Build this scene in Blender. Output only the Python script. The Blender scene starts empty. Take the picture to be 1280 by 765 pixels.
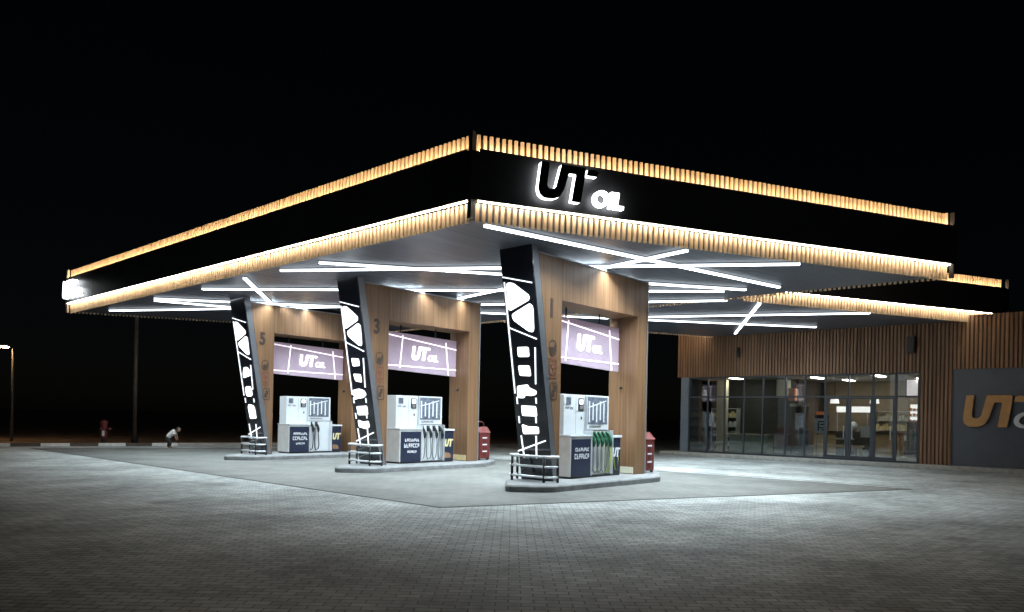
import bpy, math, random
from mathutils import Vector, Matrix
random.seed(7)
S = bpy.context.scene
COL = S.collection
R = math.radians

# ------------------------------------------------------------------ camera, sky, exposure
HEAD = R(41.6); ROLL = R(1.15)
fw = Vector((math.cos(HEAD), math.sin(HEAD), 0)); rt = Vector((math.sin(HEAD), -math.cos(HEAD), 0)); up = Vector((0, 0, 1))
ri = rt*math.cos(ROLL) + up*math.sin(ROLL); ui = -rt*math.sin(ROLL) + up*math.cos(ROLL)
cam = bpy.data.cameras.new('camera'); co = bpy.data.objects.new('camera', cam); COL.objects.link(co)
co.matrix_world = Matrix(((ri.x, ui.x, -fw.x, 0), (ri.y, ui.y, -fw.y, 0), (ri.z, ui.z, -fw.z, 1.6), (0, 0, 0, 1)))
cam.sensor_width = 36; cam.lens = 36*913/1280; cam.shift_y = 138.1/1280; cam.clip_start = 0.05; cam.clip_end = 1500
S.camera = co
S.render.resolution_x = 1024; S.render.resolution_y = 612
W = bpy.data.worlds.new("World"); S.world = W; W.use_nodes = True
wn = W.node_tree
sky = wn.nodes.new('ShaderNodeTexSky'); sky.sky_type = 'NISHITA'; sky.sun_disc = False
sky.sun_elevation = R(30); sky.sun_rotation = R(200)
wn.links.new(sky.outputs[0], wn.nodes['Background'].inputs[0]); wn.nodes['Background'].inputs[1].default_value = 0.0003
moon = bpy.data.lights.new('moon', 'SUN'); moon.energy = 0.006; moon.angle = R(0.5); moon.color = (.8, .88, 1)
mo = bpy.data.objects.new('moon', moon); COL.objects.link(mo); mo.rotation_euler = (R(50), 0, R(160))
S.view_settings.view_transform = 'Standard'; S.view_settings.look = 'None'
S.view_settings.exposure = 0.0; S.view_settings.gamma = 1.0; S.view_settings.use_curve_mapping = False

# ------------------------------------------------------------------ materials
MATS = {}
def mat(name, col=(.5,.5,.5), rough=.5, metal=0.0, emit=None, es=0.0, var=.12, scale=6.0, bump=0.0, bscale=40.0, stretch=None, spec=.5, coat=0.0):
    m = bpy.data.materials.new(name); m.use_nodes = True; nt = m.node_tree; b = nt.nodes['Principled BSDF']
    b.inputs['Roughness'].default_value = rough; b.inputs['Metallic'].default_value = metal
    b.inputs['Specular IOR Level'].default_value = spec; b.inputs['Coat Weight'].default_value = coat
    c = (*col, 1); b.inputs['Base Color'].default_value = c
    if emit:
        b.inputs['Emission Color'].default_value = (*emit, 1); b.inputs['Emission Strength'].default_value = es
    tc = nt.nodes.new('ShaderNodeTexCoord'); mp = nt.nodes.new('ShaderNodeMapping'); nt.links.new(tc.outputs['Object'], mp.inputs[0])
    if stretch: mp.inputs['Scale'].default_value = stretch
    if var > 0:
        n = nt.nodes.new('ShaderNodeTexNoise'); n.inputs['Scale'].default_value = scale; n.inputs['Detail'].default_value = 6
        nt.links.new(mp.outputs[0], n.inputs['Vector'])
        rp = nt.nodes.new('ShaderNodeMapRange'); rp.inputs[1].default_value = .3; rp.inputs[2].default_value = .7
        rp.inputs[3].default_value = 1-var; rp.inputs[4].default_value = 1+var; nt.links.new(n.outputs[0], rp.inputs[0])
        mx = nt.nodes.new('ShaderNodeMix'); mx.data_type = 'RGBA'; mx.blend_type = 'MULTIPLY'; mx.inputs[0].default_value = 1
        mx.inputs[6].default_value = c; nt.links.new(rp.outputs[0], mx.inputs[7]); nt.links.new(mx.outputs[2], b.inputs['Base Color'])
    if bump > 0:
        n2 = nt.nodes.new('ShaderNodeTexNoise'); n2.inputs['Scale'].default_value = bscale; n2.inputs['Detail'].default_value = 4
        nt.links.new(mp.outputs[0], n2.inputs['Vector'])
        bp = nt.nodes.new('ShaderNodeBump'); bp.inputs['Strength'].default_value = bump; bp.inputs['Distance'].default_value = .02
        nt.links.new(n2.outputs[0], bp.inputs['Height']); nt.links.new(bp.outputs[0], b.inputs['Normal'])
    MATS[name] = m; return m

def wood(name, c1, c2, rough=.45, scale=1.0, stretch=(14, 14, .5), coat=.0):
    m = bpy.data.materials.new(name); m.use_nodes = True; nt = m.node_tree; b = nt.nodes['Principled BSDF']
    b.inputs['Roughness'].default_value = rough; b.inputs['Coat Weight'].default_value = coat; b.inputs['Coat Roughness'].default_value = .25
    tc = nt.nodes.new('ShaderNodeTexCoord'); mp = nt.nodes.new('ShaderNodeMapping'); nt.links.new(tc.outputs['Object'], mp.inputs[0]); mp.inputs['Scale'].default_value = stretch
    n = nt.nodes.new('ShaderNodeTexNoise'); n.inputs['Scale'].default_value = scale; n.inputs['Detail'].default_value = 8; n.inputs['Roughness'].default_value = .65
    nt.links.new(mp.outputs[0], n.inputs['Vector'])
    cr = nt.nodes.new('ShaderNodeValToRGB'); cr.color_ramp.elements[0].position = .32; cr.color_ramp.elements[1].position = .68
    cr.color_ramp.elements[0].color = (*c1, 1); cr.color_ramp.elements[1].color = (*c2, 1)
    nt.links.new(n.outputs[0], cr.inputs[0]); nt.links.new(cr.outputs[0], b.inputs['Base Color'])
    bp = nt.nodes.new('ShaderNodeBump'); bp.inputs['Strength'].default_value = .15; bp.inputs['Distance'].default_value = .01
    nt.links.new(n.outputs[0], bp.inputs['Height']); nt.links.new(bp.outputs[0], b.inputs['Normal'])
    return m

def paving(name, ca, cb, mortar, bw, bh, ms, rough, rot=0.0, bump=.5, stain=.35, spec=.5, offx=.5):
    m = bpy.data.materials.new(name); m.use_nodes = True; nt = m.node_tree; b = nt.nodes['Principled BSDF']
    b.inputs['Specular IOR Level'].default_value = spec
    tc = nt.nodes.new('ShaderNodeTexCoord'); mp = nt.nodes.new('ShaderNodeMapping'); nt.links.new(tc.outputs['Object'], mp.inputs[0]); mp.inputs['Rotation'].default_value = (0, 0, rot)
    br = nt.nodes.new('ShaderNodeTexBrick'); br.inputs['Scale'].default_value = 1; br.inputs['Brick Width'].default_value = bw; br.inputs['Row Height'].default_value = bh
    br.inputs['Mortar Size'].default_value = ms; br.inputs['Mortar Smooth'].default_value = .3; br.offset = offx
    br.inputs['Color1'].default_value = (*ca, 1); br.inputs['Color2'].default_value = (*cb, 1); br.inputs['Mortar'].default_value = (*mortar, 1)
    nt.links.new(mp.outputs[0], br.inputs['Vector'])
    n = nt.nodes.new('ShaderNodeTexNoise'); n.inputs['Scale'].default_value = .55; n.inputs['Detail'].default_value = 7; n.inputs['Roughness'].default_value = .62; nt.links.new(tc.outputs['Object'], n.inputs['Vector'])
    n3 = nt.nodes.new('ShaderNodeTexNoise'); n3.inputs['Scale'].default_value = 9; n3.inputs['Detail'].default_value = 5; nt.links.new(tc.outputs['Object'], n3.inputs['Vector'])
    ad = nt.nodes.new('ShaderNodeMath'); ad.operation = 'MULTIPLY_ADD'; ad.inputs[1].default_value = .35; nt.links.new(n3.outputs[0], ad.inputs[0]); nt.links.new(n.outputs[0], ad.inputs[2])
    rp = nt.nodes.new('ShaderNodeMapRange'); rp.inputs[1].default_value = .45; rp.inputs[2].default_value = .9; rp.inputs[3].default_value = 1-stain; rp.inputs[4].default_value = 1+stain
    nt.links.new(ad.outputs[0], rp.inputs[0])
    mx = nt.nodes.new('ShaderNodeMix'); mx.data_type = 'RGBA'; mx.blend_type = 'MULTIPLY'; mx.inputs[0].default_value = 1
    vo = nt.nodes.new('ShaderNodeTexVoronoi'); vo.inputs['Scale'].default_value = .55
    vm = nt.nodes.new('ShaderNodeMix'); vm.data_type = 'VECTOR'; vm.inputs[0].default_value = .12; nt.links.new(tc.outputs['Object'], vm.inputs[4]); nt.links.new(n3.outputs[1], vm.inputs[5]); nt.links.new(vm.outputs[1], vo.inputs['Vector'])
    vr = nt.nodes.new('ShaderNodeMapRange'); vr.inputs[1].default_value = .03; vr.inputs[2].default_value = .17; vr.inputs[3].default_value = .62; vr.inputs[4].default_value = 1; nt.links.new(vo.outputs['Distance'], vr.inputs[0])
    vk = nt.nodes.new('ShaderNodeMath'); vk.operation = 'MULTIPLY'; nt.links.new(rp.outputs[0], vk.inputs[0]); nt.links.new(vr.outputs[0], vk.inputs[1])
    nt.links.new(br.outputs[0], mx.inputs[6]); nt.links.new(vk.outputs[0], mx.inputs[7]); nt.links.new(mx.outputs[2], b.inputs['Base Color'])
    rr = nt.nodes.new('ShaderNodeMapRange'); rr.inputs[3].default_value = rough+.12; rr.inputs[4].default_value = rough-.12; nt.links.new(n.outputs[0], rr.inputs[0]); nt.links.new(rr.outputs[0], b.inputs['Roughness'])
    iv = nt.nodes.new('ShaderNodeMath'); iv.operation = 'MULTIPLY_ADD'; iv.inputs[1].default_value = -1; iv.inputs[2].default_value = 1; nt.links.new(br.outputs['Fac'], iv.inputs[0])
    a2 = nt.nodes.new('ShaderNodeMath'); a2.operation = 'MULTIPLY_ADD'; a2.inputs[1].default_value = .45; nt.links.new(n3.outputs[0], a2.inputs[0]); nt.links.new(iv.outputs[0], a2.inputs[2])
    bp = nt.nodes.new('ShaderNodeBump'); bp.inputs['Strength'].default_value = bump; bp.inputs['Distance'].default_value = .012
    nt.links.new(a2.outputs[0], bp.inputs['Height']); nt.links.new(bp.outputs[0], b.inputs['Normal'])
    return m

def glass(name, tint=(.86, .9, .9), ior=1.5):
    m = bpy.data.materials.new(name); m.use_nodes = True; nt = m.node_tree; nt.nodes.remove(nt.nodes['Principled BSDF'])
    t = nt.nodes.new('ShaderNodeBsdfTransparent'); t.inputs[0].default_value = (*tint, 1)
    g = nt.nodes.new('ShaderNodeBsdfGlossy'); g.inputs['Roughness'].default_value = .02
    f = nt.nodes.new('ShaderNodeFresnel'); f.inputs[0].default_value = ior
    mm = nt.nodes.new('ShaderNodeMath'); mm.operation = 'MULTIPLY'; mm.inputs[1].default_value = 2.0; mm.use_clamp = True
    x = nt.nodes.new('ShaderNodeMixShader')
    nt.links.new(f.outputs[0], mm.inputs[0]); nt.links.new(mm.outputs[0], x.inputs[0]); nt.links.new(t.outputs[0], x.inputs[1]); nt.links.new(g.outputs[0], x.inputs[2])
    nt.links.new(x.outputs[0], nt.nodes['Material Output'].inputs[0]); return m

def ceiling_mat():
    m = bpy.data.materials.new('ceiling metal'); m.use_nodes = True; nt = m.node_tree; b = nt.nodes['Principled BSDF']
    b.inputs['Metallic'].default_value = .15; b.inputs['Roughness'].default_value = .36; b.inputs['Specular IOR Level'].default_value = .45
    tc = nt.nodes.new('ShaderNodeTexCoord')
    br = nt.nodes.new('ShaderNodeTexBrick'); br.inputs['Scale'].default_value = 1; br.inputs['Brick Width'].default_value = 4.0; br.inputs['Row Height'].default_value = .3
    br.inputs['Mortar Size'].default_value = .008; br.inputs['Mortar Smooth'].default_value = .2
    br.inputs['Color1'].default_value = (.11, .118, .15, 1); br.inputs['Color2'].default_value = (.085, .092, .12, 1); br.inputs['Mortar'].default_value = (.05, .05, .05, 1)
    nt.links.new(tc.outputs['Object'], br.inputs['Vector']); nt.links.new(br.outputs[0], b.inputs['Base Color'])
    n = nt.nodes.new('ShaderNodeTexNoise'); n.inputs['Scale'].default_value = 1.3; n.inputs['Detail'].default_value = 3
    mp = nt.nodes.new('ShaderNodeMapping'); mp.inputs['Scale'].default_value = (.35, 2.4, 1); nt.links.new(tc.outputs['Object'], mp.inputs[0]); nt.links.new(mp.outputs[0], n.inputs['Vector'])
    ad = nt.nodes.new('ShaderNodeMath'); ad.operation = 'MULTIPLY_ADD'; ad.inputs[1].default_value = -.25; nt.links.new(br.outputs['Fac'], ad.inputs[0]); nt.links.new(n.outputs[0], ad.inputs[2])
    bp = nt.nodes.new('ShaderNodeBump'); bp.inputs['Strength'].default_value = .35; bp.inputs['Distance'].default_value = .05
    nt.links.new(ad.outputs[0], bp.inputs['Height']); nt.links.new(bp.outputs[0], b.inputs['Normal']); return m

M_pave = paving('outer paving', (.48,.505,.50), (.32,.34,.335), (.13,.13,.125), .22, .11, .008, .62, HEAD+R(6.8), .8, .5, .3)
M_pad = paving('pad paving', (.15,.153,.145), (.12,.122,.115), (.06,.06,.056), .4, .2, .009, .55, 0, .2, .3, .4)
M_soil = mat('dry soil and grass', (.26,.19,.14), .95, var=.5, scale=1.2, bump=.6, bscale=5)
M_kerb = mat('kerb concrete', (.38,.37,.34), .8, var=.2, bump=.2)
M_kerbw = mat('kerb white paint', (.74,.72,.68), .6, var=.15)
M_kerbd = mat('kerb dark paint', (.10,.075,.06), .7, var=.2)
M_joint = mat('drain joint', (.035,.035,.035), .7)
M_ceil = ceiling_mat()
M_fascia = mat('black fascia panel', (.026,.025,.026), .42, var=.15, scale=1.5, spec=.4)
M_slat = wood('canopy slat wood', (.50,.36,.23), (.70,.54,.38), .5, 1.2, (9, 9, 1))
M_backing = mat('slat backing board', (.05,.03,.018), .7)
M_ledw = mat('warm led', (.8,.8,.8), .5, emit=(1, .84, .62), es=80, var=0)
M_ledu = mat('warm led upper', (.8,.8,.8), .5, emit=(1, .74, .45), es=62, var=0)
M_tubeside = mat('white tube side glow', (.9,.9,.9), .4, emit=(.84, .93, 1), es=2.2, var=0)
M_tube = mat('white tube diffuser', (.9,.9,.9), .4, emit=(.84, .93, 1), es=9, var=0)
M_wood = wood('portal laminate', (.125,.064,.032), (.25,.14,.072), .38, 1.0, (17, 17, .35), .12)
M_batten = wood('cladding batten wood', (.16,.08,.04), (.34,.185,.098), .5, 1.0, (5, 6.5, .35))
M_battenb = mat('cladding backing', (.10,.055,.03), .8)
M_trim = mat('brushed grey trim', (.42,.43,.45), .36, .7, var=.06)
M_colside = mat('dark grey column side', (.2,.21,.23), .36, .6, var=.06)
M_colglass = mat('dark column glass', (.018,.02,.028), .16, var=0, coat=.5)
M_led = mat('column light', (.9,.9,.9), .4, emit=(1, 1, 1), es=1.9, var=0)
M_ledline = mat('column light line', (.9,.9,.9), .4, emit=(.92, .95, 1), es=1.4, var=0)
M_joint2 = mat('panel joint', (.06,.045,.035), .7, var=0)
M_mark = mat('dark brown marking', (.045,.028,.022), .5, var=0)
M_markred = mat('rust red marking', (.17,.06,.035), .55, var=0)
M_white = mat('white enamel', (.62,.65,.68), .35, var=.06, scale=3, coat=.2)
M_greyen = mat('light grey enamel', (.5,.49,.48), .45, var=.08)
M_navy = mat('navy panel', (.014,.02,.045), .35, var=.15)
M_blk = mat('black plastic', (.015,.015,.017), .4, var=.1)
M_green = mat('green nozzle plastic', (.012,.10,.05), .35, var=.15)
M_hose = mat('grey hose rubber', (.24,.26,.26), .5, var=.1)
M_hosed = mat('black hose rubber', (.03,.03,.032), .45, var=.1)
M_yel = mat('yellow green hose', (.45,.5,.12), .5, var=.1)
M_scr = mat('lit display', (.5,.55,.6), .2, emit=(.85,.92,1), es=1.3, var=0)
M_disp = mat('graphic panel', (.12,.14,.18), .3, var=.5, scale=14)
M_txt = mat('white lettering', (.75,.77,.8), .5, var=0)
M_gold = mat('pale gold lettering', (.72,.62,.32), .45, var=0)
M_conc = mat('island concrete', (.19,.195,.2), .7, var=.22, scale=5, bump=.25)
M_steel = mat('stainless rail', (.75,.76,.78), .4, .5, var=.05)
M_red = mat('red paint', (.13,.02,.018), .42, var=.2, scale=9)
M_reddk = mat('dark red paint', (.10,.015,.013), .5, var=.2)
M_yelst = mat('pale yellow plate', (.62,.5,.26), .6, var=.1)
M_signface = mat('lilac sign face', (.42,.34,.42), .35, emit=(.62,.42,.58), es=.15, var=.04)
M_signline = mat('sign light line', (.9,.9,.9), .4, emit=(1, .9, .98), es=1.3, var=0)
M_signtxt = mat('sign lettering lit', (.9,.9,.9), .4, emit=(1, 1, .93), es=1.5, var=0)
M_halo = mat('luminous letter body', (.9,.9,.9), .4, emit=(.92, .97, 1), es=6, var=0)
M_face = mat('dark letter face', (.012,.014,.022), .3, var=0)
M_bronze = mat('bronze letters', (.54,.29,.11), .42, .1, var=.08)
M_slate = mat('slate sign wall', (.088,.1,.125), .55, var=.08, scale=2)
M_frame = mat('anthracite window frame', (.05,.058,.07), .4, .2, var=.08)
M_framel = mat('pale blue grey frame', (.2,.24,.29), .4, .3, var=.08)
M_glass = glass('window glass', (.72,.76,.76))
M_room = mat('interior beige wall', (.42,.34,.24), .8, var=.08)
M_roomd = mat('interior dark wall', (.06,.058,.055), .7, var=.2)
M_floor = mat('interior floor tile', (.28,.26,.23), .35, var=.1)
M_roomc = mat('interior ceiling', (.45,.44,.4), .9, var=.04)
M_panel = mat('ceiling light panel', (.9,.9,.9), .5, emit=(1, .9, .76), es=34, var=0)
M_menu = mat('lit menu board', (.8,.8,.8), .5, emit=(1, .86, .9), es=.75, var=0)
M_menu2 = mat('lit pastry case', (.8,.8,.8), .5, emit=(1, .93, .9), es=1.6, var=0)
M_cream = mat('cream paint', (.62,.6,.46), .7, var=.06)
M_palegr = mat('pale green counter', (.36,.41,.32), .6, var=.1)
M_orange = mat('orange paint', (.6,.2,.09), .55, var=.08)
M_bench = wood('light bench wood', (.42,.32,.17), (.55,.43,.25), .5, 1, (1, 6, 6))
M_polesteel = mat('galvanised pole', (.14,.135,.13), .6, .3, var=.2)
M_polewood = mat('weathered post', (.17,.12,.09), .85, var=.3)
M_lamp = mat('sodium lamp', (.9,.9,.9), .4, emit=(1, .62, .30), es=160, var=0)
M_lampdim = mat('distant lamp', (.8,.8,.8), .4, emit=(.8, .9, 1), es=.35, var=0)
M_skin = mat('skin', (.32,.19,.13), .6, var=.05)
M_shirt = mat('white shirt cotton', (.72,.7,.7), .85, var=.06)
M_trous = mat('dark trousers', (.02,.018,.018), .85, var=.1)
M_hair = mat('black hair', (.01,.008,.007), .6, var=.1)

# ------------------------------------------------------------------ builders
FR = {}
def tag(o, label, cat=None, group=None, kind=None):
    if label: o['label'] = label
    if cat: o['category'] = cat
    if group: o['group'] = group
    if kind: o['kind'] = kind
    return o
def thing(name, label, cat, loc=(0,0,0), rz=0.0, group=None):
    o = bpy.data.objects.new(name, None); COL.objects.link(o); o.empty_display_size = .2
    o.location = loc; o.rotation_euler = (0, 0, rz)
    FR[o] = (Matrix.Translation(Vector(loc)) @ Matrix.Rotation(rz, 4, 'Z')).inverted()
    return tag(o, label, cat, group)
def root(o):
    while o.parent: o = o.parent
    return o
class MB:
    def __init__(s): s.v = []; s.f = []; s.ms = []; s.mi = []
    def add(s, vs, fs, mi=0):
        n = len(s.v); s.v += [tuple(p) for p in vs]; s.f += [tuple(i+n for i in f) for f in fs]; s.mi += [mi]*len(fs); return s
    def box(s, x0, x1, y0, y1, z0, z1, mi=0):
        if x0 > x1: x0, x1 = x1, x0
        if y0 > y1: y0, y1 = y1, y0
        if z0 > z1: z0, z1 = z1, z0
        v = [(x, y, z) for z in (z0, z1) for x, y in ((x0,y0),(x1,y0),(x1,y1),(x0,y1))]
        return s.add(v, [(3,2,1,0),(4,5,6,7),(0,1,5,4),(1,2,6,5),(2,3,7,6),(3,0,4,7)], mi)
    def prism(s, poly, a0, a1, axis='z', mi=0):
        def P(p, a): return {'z': (p[0], p[1], a), 'y': (p[0], a, p[1]), 'x': (a, p[0], p[1])}[axis]
        n = len(poly); v = [P(p, a0) for p in poly]+[P(p, a1) for p in poly]
        ar = sum(poly[i][0]*poly[(i+1) % n][1]-poly[(i+1) % n][0]*poly[i][1] for i in range(n))
        f = [tuple(range(n))[::-1], tuple(range(n, 2*n))]+[(i, (i+1) % n, n+(i+1) % n, n+i) for i in range(n)]
        flip = (ar < 0) ^ (axis == 'y') ^ (a1 < a0)
        if flip: f = [t[::-1] for t in f]
        return s.add(v, f, mi)
    def obox(s, p0, p1, w, z0, z1, side=0.0, mi=0):      # box along a ground segment, w wide, shifted sideways
        d = Vector((p1[0]-p0[0], p1[1]-p0[1])); d.normalize(); nn = Vector((-d.y, d.x))
        a = Vector(p0[:2]); b = Vector(p1[:2]); o = nn*side
        q = [a+o-nn*w/2, b+o-nn*w/2, b+o+nn*w/2, a+o+nn*w/2]
        return s.prism([tuple(k) for k in q], z0, z1, 'z', mi)
    def tube(s, pts, r, n=8, mi=0, cap=True):
        pts = [Vector(p) for p in pts]; rs = r if isinstance(r, (list, tuple)) else [r]*len(pts)
        base = len(s.v); ref = None
        for i, p in enumerate(pts):
            t = (pts[min(i+1, len(pts)-1)]-pts[max(i-1, 0)]).normalized()
            if ref is None: ref = Vector((0,0,1)) if abs(t.z) < .9 else Vector((1,0,0))
            u = t.cross(ref).normalized(); w = u.cross(t).normalized(); ref = w
            s.v += [tuple(p+(u*math.cos(2*math.pi*k/n)+w*math.sin(2*math.pi*k/n))*rs[i]) for k in range(n)]
        for i in range(len(pts)-1):
            for k in range(n):
                a = base+i*n; s.f.append((a+k, a+n+k, a+n+(k+1) % n, a+(k+1) % n)); s.mi.append(mi)
        if cap:
            s.f.append(tuple(base+k for k in range(n))); s.mi.append(mi)
            a = base+(len(pts)-1)*n; s.f.append(tuple(a+n-1-k for k in range(n))); s.mi.append(mi)
        return s
    def build(s, name, m, parent=None, off=None, world=False, bevel=0.0, smooth=False, label=None, mats=None):
        vs = s.v
        if off: vs = [(x-off[0], y-off[1], z-off[2]) for x, y, z in vs]
        if world and parent is not None:
            F = FR[root(parent)]; vs = [tuple(F @ Vector(p)) for p in vs]
        me = bpy.data.meshes.new(name); me.from_pydata(vs, [], s.f); me.update()
        for mm in (mats or [m]): me.materials.append(mm)
        if mats: me.polygons.foreach_set('material_index', s.mi)
        if smooth: me.shade_smooth()
        o = bpy.data.objects.new(name, me); COL.objects.link(o)
        if parent is not None: o.parent = parent
        if bevel:
            b = o.modifiers.new('bevel', 'BEVEL'); b.width = bevel; b.segments = 2; b.limit_method = 'ANGLE'; b.angle_limit = R(40)
        if label: o['label'] = label
        return o
def rrect(cx, cz, w, h, r, n=4):
    out = []
    for sx, sz, a0 in ((1,1,0),(-1,1,90),(-1,-1,180),(1,-1,270)):
        for k in range(n+1):
            a = R(a0+90*k/n); out.append((cx+sx*(w/2-r)+r*math.cos(a), cz+sz*(h/2-r)+r*math.sin(a)))
    return out
def rounded(poly, r, n=4):
    out = []; N = len(poly)
    for i in range(N):
        p = Vector(poly[i]); a = Vector(poly[i-1])-p; b = Vector(poly[(i+1) % N])-p
        rr = min(r, a.length*.45, b.length*.45); p0 = p+a.normalized()*rr; p1 = p+b.normalized()*rr
        for k in range(n+1):
            t = k/n; out.append(tuple(p0*(1-t)**2+p*2*t*(1-t)+p1*t*t))
    return out

# ---- lettering
UT = rounded([(.09,1),(0,.26),(.04,.10),(.18,0),(.45,0),(.65,.08),(.78,.3),(.92,.77),(1.145,.77),(1.02,0),(1.30,0),(1.425,.77),(1.44,1.0),(.70,1.0),(.60,.60),(.54,.36),(.47,.28),(.34,.27),(.26,.34),(.27,.45),(.33,1.0)], .035, 3)
UT_TAIL = [(1.47,.79),(1.80,.79),(1.86,.93),(1.66,.99),(1.51,.95)]
def text_polys(txt, size, x, z, bold=0.0, shear=0.0, thick=.01, y=0.0, sx=1.0, res=4):
    """lettering from the built-in font, turned into mesh data standing in the local XZ plane, facing -Y"""
    c = bpy.data.curves.new('t', 'FONT'); c.body = txt; c.size = size; c.offset = bold; c.shear = shear; c.extrude = thick/2; c.resolution_u = res
    o = bpy.data.objects.new('t', c); COL.objects.link(o)
    dg = bpy.context.evaluated_depsgraph_get(); dg.update(); me = bpy.data.meshes.new_from_object(o.evaluated_get(dg))
    vs = [(x+v.co.x*sx, y-v.co.z, z+v.co.y) for v in me.vertices]; fs = [tuple(p.vertices) for p in me.polygons]
    bpy.data.objects.remove(o); bpy.data.curves.remove(c); bpy.data.meshes.remove(me)
    return vs, fs
def put_text(mb, *a, **k):
    vs, fs = text_polys(*a, **k); mb.add(vs, fs); return mb
def ut(mb, x, z, h, y0, y1, tail=True, sx=1.0):
    mb.prism([(x+p[0]*h*sx, z+p[1]*h) for p in UT], y0, y1, 'y')
    if tail: mb.prism([(x+p[0]*h*sx, z+p[1]*h) for p in UT_TAIL], y0, y1, 'y')
    return mb

# ------------------------------------------------------------------ ground
def struct(o): o['kind'] = 'structure'; return o
g = MB(); g.add([(-400,-400,-.06),(600,-400,-.06),(600,600,-.06),(-400,600,-.06)], [(0,1,2,3)]); struct(g.build('ground', M_soil))
KA, KB = (-12.0, 40.45), (29.3, 28.2)            # the far kerb line
g = MB(); g.add([(-30,-30,0),(60,-30,0),(60,28.0,0),(29.3,28.0,0),(29.3,28.2,0),(-12,40.45,0),(-30,45.8,0)], [(0,1,2,3,4,5,6)]); struct(g.build('forecourt_paving', M_pave))
PAD = [(8.62,9.27),(20.0,4.55),(20.0,27.6),(8.72,32.4)]
g = MB(); g.add([(x,y,.004) for x,y in PAD], [(0,1,2,3)]); struct(g.build('fuelling_pad', M_pad))
g = MB()
for i in range(4):
    g.obox(PAD[i], PAD[(i+1) % 4], .05, .005, .009)
for off_ in (.45,):
    g.obox((20.0+off_, 4.9), (20.0+off_, 26), .04, .005, .009)
struct(g.build('pad_joint', M_joint))
g = MB(); n = 0
d = (Vector(KB)-Vector(KA)); L = d.length; d.normalize(); t = 0.0
# kerb blocks: alternate white and dark towards the left, plain further right
pat = [('k', 0, 21.4), ]
def kp(t): return (KA[0]+d.x*t, KA[1]+d.y*t)
tt = 0.0; w = True
while tt < L-.05:
    x = kp(tt)[0]
    seg = 1.02
    mi = 0 if x > 14.0 else (1 if w else 2)
    g.obox(kp(tt), kp(min(tt+seg, L)), .18, -.05, .13, 0, mi); tt += seg; w = not w
struct(g.build('kerb', None, mats=[M_kerb, M_kerbw, M_kerbd]))
# service road band and pavement strip behind the kerb, right of the islands
g = MB(); g.add([(29.5,28.3,-.05),(60,28.3,-.05),(60,31,-.05),(22,35,-.05),(16,35,-.05),(10,35.5,-.05),(10,34.1,-.05),(29.3,28.4,-.05)], [(0,1,2,3,4,5,6,7)]); struct(g.build('verge', M_soil))
g = MB(); g.box(29.62, 30.24, -8, 17.2, 0, .15); g.box(30.2, 41, 16.76, 17.3, 0, .15); struct(g.build('pavement', M_kerb, bevel=.02))

# ------------------------------------------------------------------ canopies
P1 = [(9.68,9.75),(21.2,3.92),(21.2,26.3),(9.68,32.1)]
P2 = [(21.2,9.55),(31.9,4.20),(31.9,14.4),(21.2,19.6)]
def inset(poly, q, skip=()):
    n = len(poly); out = []
    for i in range(n):
        a = Vector(poly[i-1]); b = Vector(poly[i]); c = Vector(poly[(i+1) % n])
        q1 = 0 if ((i-1) % n) in skip else q; q2 = 0 if i in skip else q
        d1 = (b-a).normalized(); d2 = (c-b).normalized(); n1 = Vector((-d1.y, d1.x)); n2 = Vector((-d2.y, d2.x))
        p = b+n1*q1; r = b+n2*q2
        den = d1.x*d2.y-d1.y*d2.x; tt = ((r.x-p.x)*d2.y-(r.y-p.y)*d2.x)/den
        out.append(tuple(p+d1*tt))
    return out
def slats(a, b, z0, z1, gap0=.17, gap1=.1, pitch=.128, depth=.05, q=.15):
    a = Vector(a); b = Vector(b); dd = (b-a).normalized(); nn = Vector((-dd.y, dd.x)); L = (b-a).length; mb = MB()
    s = gap0
    while s+.066 < L-gap1:
        jz = random.uniform(-.003, .003); w = random.uniform(.062, .068)
        p = a+dd*s+nn*q; c = [p, p+dd*w, p+dd*w+nn*depth, p+nn*depth]
        mb.prism([tuple(k) for k in c], z0+jz, z1+jz, 'z'); s += pitch
    return mb
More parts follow.
